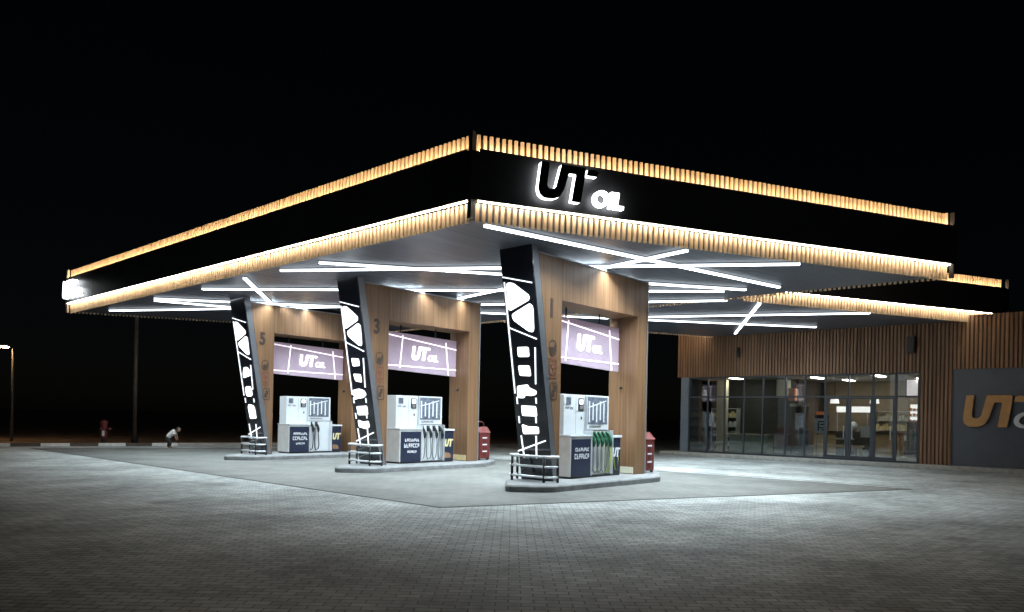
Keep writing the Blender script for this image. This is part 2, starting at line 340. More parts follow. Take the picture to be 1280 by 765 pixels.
def canopy(name, label, poly, zc, edges, loc, skip=(), ceil_poly=None, le=None):
    t = thing(name, label, 'canopy', loc)
    zf0, zf1, zt = zc+.33, zc+1.25, zc+1.62
    fm = MB(); fm.prism(poly, zf0, zf1, 'z', 0)
    for i, _ in edges:
        a_ = Vector(poly[i]); b_ = Vector(poly[(i+1) % len(poly)]); u_ = (b_-a_).normalized(); k_ = 3.0
        while k_ < (b_-a_).length-.5: fm.obox(a_+u_*(k_-.006), a_+u_*(k_+.006), .004, zf0+.002, zf1-.002, 0, 1); k_ += 3.0
    fm.build('fascia', None, t, world=True, mats=[M_fascia, M_joint])
    MB().prism(inset(ceil_poly or poly, .22, skip), zc, zf0-.002).build('ceiling', M_ceil, t, world=True)
    MB().prism(inset(poly, .22, skip), zf1+.002, zt-.06).build('roof_deck', M_backing, t, world=True)
    for (i, lo_len) in edges:
        a = poly[i]; b = poly[(i+1) % len(poly)]
        slats(a, b, zc-.05, zf0-.02).build('slat_band', M_slat, t, world=True, label='lower band of lit wooden slats')
        slats(a, b, zf1+.03, zt).build('slat_band', M_slat, t, world=True, label='upper band of lit wooden slats')
        A = Vector(a); B = Vector(b); dd = (B-A).normalized(); A2 = A+dd*.17; B2 = B-dd*.1
        MB().obox(A2, B2, .016, zf0-.016, zf0-.002, .06).build('light_strip', M_ledw, t, world=True)
        MB().obox(A2, B2, .05, zf1+.002, zf1+.014, .055).build('light_strip', M_ledu, t, world=True)
        MB().obox(A2, B2, .018, zf1+.001, zf1+.05, .010).build('fascia_lip', M_fascia, t, world=True)
    for i in range(len(poly)):
        p = inset(poly, .055, skip)[i]
        MB().box(p[0]-.05, p[0]+.05, p[1]-.05, p[1]+.05, zc-.02, zf0-.003).build('corner_post', M_fascia, t, world=True)
        MB().box(p[0]-.05, p[0]+.05, p[1]-.05, p[1]+.05, zf1+.003, zt).build('corner_post', M_fascia, t, world=True)
    return t
ZC = 5.34
c1 = canopy('fuel_canopy', 'large forecourt canopy over the three pump islands with black fascia and glowing wooden slats', P1, ZC, [(0,0),(1,0),(2,0),(3,0)], (15.4,18,ZC))
c2 = canopy('link_canopy', 'smaller canopy joining the big one to the shop wall behind it', P2, ZC, [(0,0),(2,0)], (26.5,12,ZC), skip=(1,3), ceil_poly=[(21.2,9.55),(30.2,5.05),(30.2,15.23),(21.2,19.6)])

# tube lights on the ceiling
TUBE_W = 35
TUBES = [((10.22,9.88),(19.84,7.89),'long tube light nearest the front right edge of the canopy ceiling'),
 ((14.41,7.78),(16.1,16.66),'tube light crossing above the portal numbered 1, running back to the portal numbered 3'),
 ((10.22,17.27),(17.19,6.36),'long tube light from the left ceiling edge past column 1 towards the right hand corner'),
 ((10.25,15.56),(19.68,8.78),'long tube light forming a narrow X with its neighbour between columns 1 and 3'),
 ((10.33,21.89),(19.58,9.38),'long tube light passing just behind the top of column 3'),
 ((10.49,29.73),(21.1,10.0),'longest tube light, starting at the far left tip of the canopy ceiling'),
 ((10.25,25.16),(28.9,10.02),'tube light running from left of column 5 across both canopies to the shop wall'),
 ((10.42,25.6),(14.5,24.2),'short tube light ending at the top of column 5, left tip beside the longer tube'),
 ((22.2,15.3),(26.1,7.3),'tube light on the smaller canopy reaching furthest to the right'),
 ((10.17,19.04),(13.25,22.89),'short steep tube light crossing two long ones in front of portal 5'),
 ((29.2,13.45),(22.1,9.4),'short steep tube light on the smaller canopy crossing two others by the shop wall'),
 ((16.0,18.2),(19.4,22.6),'tube light on the back half of the ceiling behind portal 3')]
for a, b, lab in TUBES:
    A = Vector((*a, 0)); B = Vector((*b, 0)); mid = (A+B)/2; L = (B-A).length; rz = math.atan2(B.y-A.y, B.x-A.x)
    k = TUBES.index((a, b, lab)); zz = ZC-.003-.0015*k
    t = thing('tube_light', lab, 'tube light', (mid.x, mid.y, zz), rz, 'white tube lights criss-crossing the canopy ceiling')
    MB().box(-L/2-.012, L/2+.012, -.056, .056, -.012, 0).build('housing', M_trim, t)
    q = MB(); h = L/2; z0, z1, wy = -.013, -.058, .05
    q.add([(-h,-wy,z0),(h,-wy,z0),(h,wy,z0),(-h,wy,z0),(-h,-wy,z1),(h,-wy,z1),(h,wy,z1),(-h,wy,z1)], [(0,1,5,4),(1,2,6,5),(2,3,7,6),(3,0,4,7),(0,3,2,1)], 0)
    q.add([(-h,-wy,z1),(h,-wy,z1),(h,wy,z1),(-h,wy,z1)], [(3,2,1,0)], 1)
    q.build('diffuser', None, t, mats=[M_tubeside, M_tube])
    al = bpy.data.lights.new('tube lamp', 'AREA'); al.shape = 'RECTANGLE'; al.size = L; al.size_y = .09; al.energy = TUBE_W*L*(.28 if mid.x > 22 else .45 if k == 6 else 1); al.color = (.80, .94, 1); al.spread = R(130)
    ao = bpy.data.objects.new('tube_lamp', al); COL.objects.link(ao); ao.parent = t; ao.location = (0, 0, -.062)

# ------------------------------------------------------------------ canopy signs
def halo_sign(name, label, loc, rz, h, dark=True):
    t = thing(name, label, 'sign', loc, rz)
    mb = MB(); mb.prism([(p[0]*h, p[1]*h) for p in UT], -.16, -.04, 'y').build('letter_body', M_halo, t, label='luminous white sides of the letters U and T')
    MB().prism([(p[0]*h, p[1]*h) for p in UT_TAIL], -.16, -.04, 'y').build('letter_body', M_halo, t)
    f = MB(); f.prism([(p[0]*h, p[1]*h) for p in UT], -.185, -.162, 'y'); f.prism([(p[0]*h, p[1]*h) for p in UT_TAIL], -.185, -.162, 'y')
    f.build('letter_face', M_face if dark else M_halo, t, label='front of the letters U and T')  # with dark off, the dark faces are made luminous to imitate overexposure
    o = MB(); put_text(o, 'OIL', h*.62, 1.70*h, 0.0, bold=h*.022, shear=.12, thick=.1, y=-.10, sx=1.02); o.build('letter_body', M_halo, t, label='white glowing word OIL')
    b = MB(); 
    for x, z in ((.1, .5), (.62, .4), (1.2, .45), (1.85, .1), (2.6, .1)): MB().box(x*h-.01, x*h+.01, -.04, 0, z*h, (z+.05)*h).build('bracket', M_trim, t)
    return t
dv = Vector((P1[1][0]-P1[0][0], P1[1][1]-P1[0][1])).normalized(); rzf = math.atan2(dv.y, dv.x)
p = Vector(P1[0])+dv*1.31
halo_sign('canopy_sign', 'UT OIL sign with halo lit dark letters on the right hand black fascia', (p.x, p.y, 5.83), rzf, .70)
halo_sign('canopy_sign', 'glowing UT OIL sign at the far left end of the black fascia', (9.68, 31.75, 5.78), R(-90), .66, False)

# ------------------------------------------------------------------ islands, portals, dispensers
O1 = (13.0, 10.7, .15)
def xr(z): return 12.05+(5.25-z)*.1759
def seg_poly(p, q, w):
    p = Vector(p); q = Vector(q); dd = (q-p).normalized(); nn = Vector((-dd.y, dd.x))*w/2
    return [tuple(p+nn), tuple(p-nn), tuple(q-nn), tuple(q+nn)]
def on_panel(mb, poly, t0=.004, t1=.02):       # poly in (distance along the panel, height)
    n = len(poly); v = [(xr(z)-t0, 10.24+s, z) for s, z in poly]+[(xr(z)-t1, 10.24+s, z) for s, z in poly]
    ar = sum(poly[i][0]*poly[(i+1) % n][1]-poly[(i+1) % n][0]*poly[i][1] for i in range(n))
    f = [tuple(range(n)), tuple(range(n, 2*n))[::-1]]+[(i, n+i, n+(i+1) % n, (i+1) % n) for i in range(n)]
    if ar < 0: f = [q[::-1] for q in f]
    mb.add(v, f)
LINES = [((.9,4.735),(.06,4.53)),((.86,4.62),(.855,2.13)),((.812,2.05),(.812,1.89)),((.807,1.61),(.807,1.45)),((.79,1.17),(.76,.66)),
         ((.135,3.14),(.215,2.33)),((.245,2.03),(.25,1.90)),((.30,1.60),(.305,1.46)),((.34,1.17),(.39,.66)),((.84,3.61),(.07,3.32)),((.93,.80),(.08,1.07))]
TRI = [[(.80,4.60),(.62,4.59),(.17,4.27),(.18,4.17),(.76,3.98),(.82,4.03)], [(.73,3.90),(.17,4.10),(.09,4.02),(.12,3.54),(.16,3.47),(.27,3.49),(.70,3.77)]]
SH = {
 '1': [[(.655,3.17),(.33,3.16),(.33,2.94),(.655,2.95)], [(.68,2.76),(.35,2.75),(.33,2.51),(.66,2.53)],
       [(.77,2.30),(.45,2.33),(.42,2.26),(.21,2.18),(.23,2.10),(.37,2.07),(.55,2.09),(.60,2.02),(.79,2.03)], [(.70,1.86),(.27,1.84),(.26,1.61),(.70,1.62)], [(.74,1.43),(.55,1.38),(.25,1.38),(.25,1.22),(.72,1.20)]],
 '3': [[(.68,3.16),(.35,3.13),(.35,2.93),(.66,2.93)], [(.68,2.72),(.35,2.70),(.34,2.47),(.62,2.51)],
       [(.80,2.26),(.50,2.30),(.27,2.24),(.21,2.12),(.36,2.04),(.60,2.02),(.76,1.99)], [(.72,1.80),(.24,1.82),(.24,1.56),(.69,1.55)], [(.73,1.42),(.48,1.36),(.26,1.40),(.23,1.22),(.40,1.16),(.72,1.21)]],
 '5': [[(.72,2.86),(.60,3.08),(.38,3.08),(.22,2.94),(.22,2.80),(.70,2.72)], [(.70,2.38),(.62,2.44),(.38,2.44),(.30,2.36),(.30,2.16),(.38,2.10),(.64,2.10),(.70,2.16)],
       [(.70,1.74),(.62,1.84),(.34,1.80),(.27,1.70),(.26,1.36),(.66,1.34)]]}
def face_mark(mb, poly, y=10.236, t=.006): mb.prism(poly, y-t, y, 'y')
def ring(mb, cx, cz, w, h, r, t, y=10.236):
    o = rrect(cx, cz, w, h, r); i = rrect(cx, cz, w-2*t, h-2*t, max(r-t, .005)); n = len(o)
    v = [(p[0], y-.006, p[1]) for p in o]+[(p[0], y-.006, p[1]) for p in i]
    mb.add(v, [(k, n+k, n+(k+1) % n, (k+1) % n)[::-1] for k in range(n)])

def portal(num, dy, label):
    t = thing('pump_portal', label, 'portal', (O1[0], O1[1]+dy, O1[2]), 0, 'wood clad pump portals with glowing slanted columns')
    B = lambda mb, n, m, par=t, **k: mb.build(n, m, par, off=O1, **k)
    zt = 5.2
    fr = MB().prism([(xr(.15)+.20,.15),(13.18,.15),(13.18,4.27),(16.42,4.27),(16.42,.15),(16.87,.15),(16.87,zt),(xr(zt)+.25,zt)], 10.24, 11.12, 'y')
    frame = B(fr, 'wood_frame', M_wood, bevel=.008)
    MB_ = MB(); MB_.box(16.873, 16.905, 10.225, 11.135, .15, zt+.02); B(MB_, 'edge_trim', M_trim)
    m2 = MB(); m2.prism([(xr(zt)+.25, zt+.003),(16.87, zt+.003),(16.87, zt+.028),(xr(zt)+.25, zt+.028)], 10.215, 11.14, 'y'); B(m2, 'top_trim', M_trim)
    j = MB(); j.box(13.176, 13.186, 10.2355, 10.2385, 4.28, zt-.01); j.box(14.80, 14.806, 10.2355, 10.2385, 4.28, zt-.01); B(j, 'panel_joint', M_joint2, frame)
    # slanted column: grey metal side, dark glass front, up to the ceiling
    s = MB().prism([(xr(.15)+.035,.15),(xr(.15)+.198,.15),(xr(5.2)+.247,5.2),(xr(ZC)+.247,ZC-.002),(xr(ZC)+.035,ZC-.002)], 10.242, 11.14, 'y'); col_ = B(s, 'column', M_colside, label='slanted grey metal column edge')
    gl = MB().prism([(xr(.15),.15),(xr(.15)+.033,.15),(xr(ZC)+.033,ZC-.002),(xr(ZC),ZC-.002)], 10.235, 11.16, 'y'); pan = B(gl, 'light_panel', M_colglass)
    for q in TRI:
        mb = MB(); on_panel(mb, rounded(q, .07)); B(mb, 'light_shape', M_led, pan)
    for q in SH[num]:
        mb = MB(); on_panel(mb, rounded(q, .045, 3)); B(mb, 'light_shape', M_led, pan)
    for a, b in LINES:
        if num == '5' and a in ((.807,1.61),(.30,1.60)): continue
        mb = MB(); on_panel(mb, seg_poly(a, b, .027), .004, .022); B(mb, 'light_line', M_ledline, pan)
    # number and pictograms on the front face
    nm = MB(); put_text(nm, num, .56, 12.63 if num != '1' else 12.68, 3.86, bold=.022, thick=.006, y=10.232, sx=.82); B(nm, 'number', M_mark, frame)
    for k, zc in enumerate((3.16, 2.73, 2.19)):
        pm = MB(); cx = 12.86+k*.03
        ring(pm, cx, zc, .26, .36 if k < 2 else .4, .07 if k else .12, .026)
        if k == 0:
            face_mark(pm, rrect(cx-.015, zc-.06, .12, .16, .02)); face_mark(pm, seg_poly((cx+.05,zc-.1),(cx+.085,zc+.08),.03))
        elif k == 1:
            face_mark(pm, [(cx+.075*math.cos(a), zc+.03+.075*math.sin(a)) for a in [R(q) for q in range(0,360,30)]]); face_mark(pm, seg_poly((cx-.09,zc-.13),(cx+.09,zc-.13),.02)); face_mark(pm, seg_poly((cx,zc-.12),(cx,zc-.04),.02))
        else:
            face_mark(pm, [(cx-.08,zc-.11),(cx-.06,zc+.02),(cx-.01,zc+.02),(cx-.01,zc+.12),(cx+.08,zc+.12),(cx+.06,zc-.02),(cx+.02,zc-.02),(cx+.04,zc-.11)])
        B(pm, 'pictogram', M_mark if k != 1 else M_markred, frame)
        if k < 2:
            ln = MB(); face_mark(ln, seg_poly((cx-.13,zc-.235),(cx+.14,zc-.235),.03)); B(ln, 'pictogram', M_markred, frame)
    # small camera on the right leg and plate at its foot
    cm = MB(); cm.tube([(16.419,10.72,2.42),(16.37,10.72,2.42)], .035, 12); cm.tube([(16.37,10.72,2.42),(16.34,10.70,2.40)], [.03,.022], 12); B(cm, 'sensor', M_blk)
    if num != '5':
        pl = MB(); pl.box(16.40, 16.417, 10.30, 11.0, .17, .34); B(pl, 'foot_plate', M_yelst if num == '3' else M_cream)
    return t
def island(dy, label):
    t = None
    pts = rounded([(11.46,10.33),(12.1,9.6),(16.5,9.55),(17.9,10.35),(17.9,11.05),(16.6,11.7),(13.1,11.7),(12.5,11.25)], .22, 5)
    loc = Vector((14.7, 10.7, 0)); mb = MB()
    v = [(p[0]-loc.x, p[1]-loc.y) for p in pts]; n = len(v)
    ins = inset(v, .03)
    V = [(x,y,-.01) for x,y in v]+[(x,y,.115) for x,y in v]+[(x,y,.15) for x,y in ins]
    F = [(i, (i+1) % n, n+(i+1) % n, n+i) for i in range(n)]+[(n+i, n+(i+1) % n, 2*n+(i+1) % n, 2*n+i) for i in range(n)]+[tuple(range(2*n, 3*n))]
    mb.add(V, F); o = mb.build('pump_island', M_conc); o.location = (loc.x, loc.y+dy, 0)
    return tag(o, label, 'pump island', 'raised concrete pump islands')
def rail(dy, label):
    loc = (12.5, 10.7, .15); t = thing('guard_rail', label, 'guard rail', (loc[0], loc[1]+dy, loc[2]), 0, 'steel guard rails round the column feet')
    path = [(12.84,9.99),(12.68,9.99),(12.58,10.03),(12.53,10.12),(12.53,11.08),(12.58,11.2),(12.68,11.28),(12.95,11.28)]
    for z, r in ((.27,.026),(.50,.026),(.72,.03)):
        MB().tube([(x,y,z) for x,y in path], r, 10).build('rail', M_steel, t, off=loc, smooth=True)
    for x, y in ((12.82,9.99),(12.53,10.15),(12.54,11.1),(12.93,11.28)):
        MB().tube([(x,y,.15),(x,y,.715)], .03, 10).build('post', M_blk, t, off=loc, smooth=True)
    return t
def squiggle(mb, x, z, w, h, y, n):                      # row of small worn letter shapes
    cw = w/n
    for i in range(n):
        x0 = x+i*cw; a = cw*.72; k = random.choice('abcde')
        mb.box(x0, x0+a*.28, y-.003, y, z, z+h)
        if k in 'abe': mb.box(x0+a*.3, x0+a, y-.003, y, z+h*.78, z+h)
        if k in 'bcd': mb.box(x0+a*.3, x0+a, y-.003, y, z, z+h*.22)
        if k in 'ade': mb.box(x0+a*.72, x0+a, y-.003, y, z+h*.24, z+h*.76)
        if k in 'ace': mb.box(x0+a*.3, x0+a*.7, y-.003, y, z+h*.4, z+h*.58)
def dispenser(num, dy, label):
    loc = (14.8, 10.7, .15); t = thing('fuel_dispenser', label, 'fuel dispenser', (loc[0], loc[1]+dy, loc[2]), 0, 'white and navy fuel dispensers')
    B = lambda mb, n, m, par=t, **k: mb.build(n, m, par, off=loc, **k)
    dx = .12 if num == '5' else 0
    x0, x1, x2, x3 = 13.75+dx, 14.60+dx, 15.52+dx, 15.98+dx; yf, yb = 10.36, 11.06
    B(MB().box(x0+.03, x3-.03, yf+.05, yb-.03, .151, .2), 'plinth', M_blk)
    low = B(MB().box(x0, x1, yf, yb, .2, 1.15), 'lower_cabinet', M_greyen, bevel=.008)
    B(MB().box(x0+.04, x1-.03, yf-.008, yf-.002, .2, 1.09), 'door_panel', M_navy, low)
    B(MB().box(x0-.01, x1+.01, yf-.025, yb+.01, 1.153, 1.19), 'top_ledge', M_white, bevel=.006)
    mb = MB()
    squiggle(mb, x0+.2, .80, .56, .085, yf-.0105, 8); squiggle(mb, x0+.17, .62, .60, .12, yf-.0105, 7)
    if num != '1': squiggle(mb, x0+.30, .46, .36, .07, yf-.0105, 6)
    B(mb, 'lettering', M_txt, low)
    up_ = B(MB().box(x0+.04, x1+.03, 10.6, yb-.02, 1.192, 2.16), 'upper_cabinet', M_white, bevel=.012)
    B(MB().box(x1-.34, x1-.335, 10.597, 10.5985, 1.22, 2.12), 'seam', M_joint2, up_)
    B(MB().prism(rrect(x0+.22, 2.0, .17, .17, .01), 10.588, 10.599, 'y'), 'badge', M_disp, up_)
    mb = MB(); squiggle(mb, x0+.10, 1.81, .14, .05, 10.5985, 4); squiggle(mb, x0+.29, 1.80, .13, .06, 10.5985, 4); B(mb, 'lettering', M_disp, up_)
    sc = B(MB().prism(rrect(x1-.14, 1.93, .2, .3, .03), 10.582, 10.599, 'y'), 'screen_surround', M_blk, up_)
    B(MB().prism(rrect(x1-.14, 1.99, .15, .13, .03), 10.578, 10.5815, 'y'), 'screen', M_scr, sc)
    kp_ = MB()
    for i in range(3):
        for k in range(3): kp_.box(x1-.19+i*.04, x1-.165+i*.04, 10.5785, 10.5815, 1.81+k*.032, 1.83+k*.032)
    B(kp_, 'keypad', M_greyen, sc)
    B(MB().box(x1-.13, x1-.09, 10.59, 10.5985, 1.56, 1.63), 'card_slot', M_blk, up_)
    # hose bay: recess with hoses
    B(MB().box(x1+.015, x2-.01, 10.5, yb, .2, 1.28), 'hose_bay', M_white if num != '1' else M_greyen, bevel=.006)
    B(MB().box(x1+.002, x1+.014, yf-.02, yb, .2, 1.3), 'bay_divider', M_white); B(MB().box(x2-.008, x2+.004, yf-.02, yb, .2, 1.3), 'bay_divider', M_white)
    hd = B(MB().box(x1+.032, x2+.04, 10.52, yb-.02, 1.305, 2.16), 'pump_head', M_white, bevel=.012)
    gp = B(MB().box(x1+.05, x2-.04, 10.512, 10.5185, 1.45, 2.12), 'price_panel', M_disp, hd)
    mb = MB()
    nh = 5 if num == '1' else (4 if num == '3' else 2)
    if num == '5': nh = 2
    wd = (x2-x1-.14)/5
    for i in range(5):
        xa = x1+.08+i*wd
        mb.box(xa, xa+wd*.30, 10.508, 10.5115, 1.5+.05*(i % 2), 2.02-.04*(i % 3))
    mb.prism(seg_poly((x1+.06,1.86),(x2-.1,2.04),.03), 10.504, 10.5075, 'y')
    B(mb, 'stripe', M_txt, gp)
    mb = MB(); squiggle(mb, x1+.12, 1.36, .5, .05, 10.517, 9); B(mb, 'lettering', M_mark, hd)
    hm = M_green if num == '1' else M_blk
    for i in range(nh):
        xa = x1+.13+i*((x2-x1-.2)/max(nh-1, 1) if nh > 2 else .22)
        nz = MB()       # boot, body, spout up into the holster, trigger guard
        nz.tube([(xa-.05,10.50,1.26),(xa-.02,10.44,1.22),(xa,10.40,1.12),(xa+.02,10.38,1.0),(xa+.04,10.41,.90)], [.018,.03,.046,.05,.03], 8)
        nz.tube([(xa-.03,10.42,1.12),(xa-.055,10.34,1.06),(xa-.04,10.32,.98),(xa+.01,10.35,.93)], .011, 6)
        nozz = B(nz, 'nozzle', hm, smooth=True)
        B(MB().box(xa-.045, xa+.035, 10.46, 10.499, 1.10, 1.27), 'holster', M_blk, nozz)
        hz = MB(); q = (i % 2)*.03
        hz.tube([(xa+.04,10.42,.9),(xa+.045,10.40,.7),(xa+.035+q,10.40,.45),(xa+.02+q,10.42,.30),(xa-.02,10.46,.25),(xa-.05,10.48,.36),(xa-.055,10.49,.7),(xa-.05,10.49,1.05)], .019, 8)
        B(hz, 'hose', M_hosed if (num == '5') else (M_yel if i == nh-1 and num == '1' else M_hose), nozz, smooth=True)
    # right cabinet
    rc = B(MB().box(x2+.02, x3, yf+.06, yb-.02, .2, 1.11), 'side_cabinet', M_navy, bevel=.008)
    B(MB().box(x2+.01, x3+.02, yf+.03, yb, 1.113, 1.17), 'side_ledge', M_white, bevel=.006)
    mb = MB(); ut(mb, x2+.09, .62, .24, yf+.052, yf+.0585, True, .8); B(mb, 'lettering', M_gold if num != '1' else M_txt, rc)
    if num != '1':
        mb = MB(); mb.prism(rounded([(x2+.08,.27),(x2+.1,.45),(x2+.3,.42),(x2+.36,.33),(x2+.34,.27)], .03), yf+.052, yf+.0585, 'y'); B(mb, 'emblem', M_batten, rc)
    else:
        B(MB().tube([(x2+.08,10.44,.95),(x2+.12,10.40,.6),(x2+.2,10.40,.3),(x2+.3,10.40,.28),(x2+.36,10.42,.6),(x2+.32,10.45,.82)], .014, 8), 'hose', M_yel, smooth=True)
    return t
def hanging_sign(num, dy, label):
    loc = (14.8, 10.82, 2.9); t = thing('hanging_sign', label, 'sign', (loc[0], loc[1]+dy, loc[2]), 0, 'lilac UT OIL signs hanging in the portals')
    B = lambda mb, n, m, par=t, **k: mb.build(n, m, par, off=loc, **k)
    face = B(MB().prism([(13.2,2.94),(16.39,2.84),(16.39,3.99),(13.2,4.05)], 10.80, 10.86, 'y'), 'sign_face', M_signface, bevel=.006)
    for a, b in (((13.3,3.98),(16.385,3.70)),((13.25,3.05),(16.385,3.05)),((14.16,3.97),(14.06,2.98)),((15.92,3.90),(16.05,2.87))):
        B(MB().prism(seg_poly(a, b, .028), 10.784, 10.797, 'y'), 'light_line', M_signline, face)
    mb = MB(); ut(mb, 14.52, 3.26, .42, 10.78, 10.797, True, .95); put_text(mb, 'OIL', .27, 15.16, 3.26, bold=.008, shear=.15, thick=.016, y=10.788); B(mb, 'lettering', M_signtxt, face)
    for x in (14.1, 15.5): B(MB().tube([(x,10.83,4.02),(x,10.83,4.268)], .02, 8), 'hanger', M_blk, smooth=True)
    return t
def fire_bin(dy, label):
    loc = (17.38, 10.66, .15); t = thing('fire_sand_bin', label, 'fire bin', (loc[0], loc[1]+dy, loc[2]), 0, 'red fire bins at the back end of the islands')
    B = lambda mb, n, m, par=t, **k: mb.build(n, m, par, off=loc, **k)
    b = B(MB().box(17.12, 17.62, 10.38, 10.92, .2, 1.05), 'body', M_red, bevel=.03)
    B(MB().prism([(10.36,1.05),(10.94,1.05),(10.86,1.12),(10.72,1.24),(10.55,1.24),(10.44,1.12)], 17.10, 17.64, 'x'), 'lid', M_red, bevel=.01)
    B(MB().tube([(17.2,10.62,1.24),(17.2,10.62,1.36),(17.28,10.62,1.40),(17.46,10.62,1.40),(17.54,10.62,1.36),(17.54,10.62,1.24)], .02, 8), 'handle', M_reddk, smooth=True)
    mb = MB()
    for z in (.42,.64,.86): mb.box(17.25, 17.46, 10.368, 10.377, z, z+.04)
    B(mb, 'stripe', M_txt, b)
    mb = MB(); mb.box(17.30, 17.42, 10.3705, 10.3775, .28, .40); mb.box(17.30, 17.42, 10.3705, 10.3775, .5, .62); mb.box(17.30, 17.42, 10.3705, 10.3775, .71, .84); B(mb, 'latch', M_reddk, b)
    f = MB()
    for x in (17.17, 17.57):
        for y in (10.44, 10.86): f.box(x-.03, x+.03, y-.03, y+.03, .151, .2)
    B(f, 'foot', M_blk)
    return t
DY = {'1': 0.0, '3': 6.21, '5': 12.35}
desc = {'1': 'nearest', '3': 'middle', '5': 'farthest'}
for n_, dy in DY.items():
    island(dy, f'{desc[n_]} concrete pump island, under the portal numbered {n_}')
    portal(n_, dy, f'{desc[n_]} wood clad portal with slanted glowing column, numbered {n_}')
    rail(dy, f'steel guard rail round the foot of the glowing column numbered {n_}')
    dispenser(n_, dy, {'1': 'white and navy fuel dispenser with a row of green nozzles under the portal numbered 1',
        '3': 'fuel dispenser with four black nozzles and pale hoses under the portal numbered 3',
        '5': 'white and navy fuel dispenser with two dark hoses under the farthest portal, numbered 5'}[n_])
    hanging_sign(n_, dy, f'lilac lit UT OIL sign hanging inside the portal numbered {n_}')
    if n_ != '5': fire_bin(dy, f'red fire bin with white stripes beside the right leg of portal {n_}')

# ------------------------------------------------------------------ shop building
XW = 30.3
T = thing('shop_building', 'long shop building with vertical timber cladding and a dark glazed front right of the canopy', 'building', (34, 8, 0))
def part(mb, n, m, par=T, **k): return mb.build(n, m, par, world=True, **k)
def battens(y0, y1, z0, z1, name='timber_cladding', label=None):
    mb = MB(); mb.box(XW+.001, XW+.10, y0, y1, z0, z1, 1); y = y0+.02
    while y+.075 < y1:
        w = .078+random.uniform(-.003, .003)
        mb.box(XW-.045, XW, y, y+w, z0+.002, z1-.002, 0); y += .13
    return part(mb, name, None, mats=[M_batten, M_battenb], label=label)
battens(6.70, 16.72, 3.55, 5.55, label='timber cladding above the windows')
battens(5.64, 6.698, .15, 5.55, label='full height strip of timber cladding right of the windows')
battens(-8.0, 5.638, 3.63, 5.55, label='timber cladding above the slate sign wall')
part(MB().box(XW-.02, XW+.1, -8.0, 5.62, .15, 3.615), 'sign_wall', M_slate)
part(MB().box(XW-.04, XW+.12, 5.6, 5.636, .15, 3.626).box(XW-.04, XW+.12, -8, 5.598, 3.6155, 3.6285), 'wall_trim', M_frame)
# shell
part(MB().box(XW+.11, 41, -8, 16.7, 5.40, 5.5), 'roof', M_fascia)
part(MB().box(XW+.11, 41, 16.6, 16.72, 3.56, 5.39).box(40.9, 41, -8, 16.59, .1, 5.39), 'back_wall', M_room)
part(MB().box(XW+.11, 40.8, 5.7, 16.58, .1, .2), 'shop_floor', M_floor)
part(MB().box(XW+.11, 40.8, 5.7, 16.58, 3.56, 3.66), 'shop_ceiling', M_roomc)
part(MB().box(37.0, 37.1, 5.7, 16.58, .2, 3.56), 'inner_wall', M_room)
part(MB().box(XW+.12, 36.9, 5.7, 5.8, .2, 3.56), 'inner_wall', M_room)
part(MB().box(33.4, 33.5, 12.4, 16.4, .2, 3.56), 'inner_wall', M_roomd, label='dark partition behind the left hand windows')
part(MB().box(33.4, 36.9, 12.3, 12.398, .2, 3.56), 'inner_wall', M_roomd)
# glazing
MUL = [16.10, 15.2, 14.4, 13.5, 12.67, 11.7, 10.9, 10.1, 9.2, 8.3, 7.5, 6.72]
ZT0, ZT1, ZB, ZH = 2.62, 2.68, .15, 3.545
fr = MB()
fr.box(XW, XW+.09, 6.702, 16.5, ZB, ZB+.07).box(XW, XW+.09, 6.702, 16.5, ZH-.06, ZH).box(XW+.003, XW+.087, 6.76, 16.1, ZT0, ZT1)
for i, y in enumerate(MUL):
    w = .05 if i not in (9, 10) else .075
    fr.box(XW-.004, XW+.094, y-w/2 if i < 11 else 6.703, y+w/2 if i < 11 else 6.76, ZB+.071, ZH-.061)
wf = part(fr, 'window_frame', M_frame)
part(MB().box(XW-.006, XW+.2, 16.14, 16.52, ZB, ZH), 'corner_pier', M_framel)
for i in range(len(MUL)-1):
    a, b = MUL[i+1]+.02, MUL[i]-.02
    part(MB().box(XW+.045, XW+.051, a, b, ZT1, ZH-.06), 'pane', M_glass, wf)
    if i not in (7, 8, 9): part(MB().box(XW+.045, XW+.051, a, b, ZB+.07, ZT0), 'pane', M_glass, wf)
for i in (7, 8, 9):
    a, b = MUL[i+1]+.04, MUL[i]-.04
    dr = MB()
    for q in ((a, a+.06, ZB+.075, ZT0-.005), (b-.06, b, ZB+.075, ZT0-.005)): dr.box(XW+.01, XW+.07, *q)
    dr.box(XW+.012, XW+.068, a+.061, b-.061, ZB+.075, ZB+.17).box(XW+.012, XW+.068, a+.061, b-.061, ZT0-.07, ZT0-.005)
    door = part(dr, 'door', M_frame)
    part(MB().box(XW+.038, XW+.044, a+.06, b-.06, ZB+.17, ZT0-.07), 'pane', M_glass, door)
    hy = b-.12 if i == 8 else a+.12
    part(MB().tube([(XW-.03,hy,1.0),(XW-.03,hy,1.5)], .014, 8).tube([(XW-.03,hy,1.05),(XW+.01,hy,1.05)], .01, 6).tube([(XW-.03,hy,1.45),(XW+.01,hy,1.45)], .01, 6), 'handle', M_steel, door)
# side glazing of the left corner
part(MB().box(XW+.2, 33.3, 16.50, 16.506, .2, 3.5), 'pane', M_glass); part(MB().box(33.3, 40.9, 16.5, 16.58, .15, 3.55), 'side_wall', M_roomd)
# shop lights
for x, y in ((32.2, 8.6), (32.6, 11.2), (34.8, 7.6), (34.9, 10.6), (31.9, 14.6)):
    e = .35
    part(MB().box(x-.5, x+.5, y-.12, y+.12, 3.53, 3.558), 'ceiling_light', M_panel)

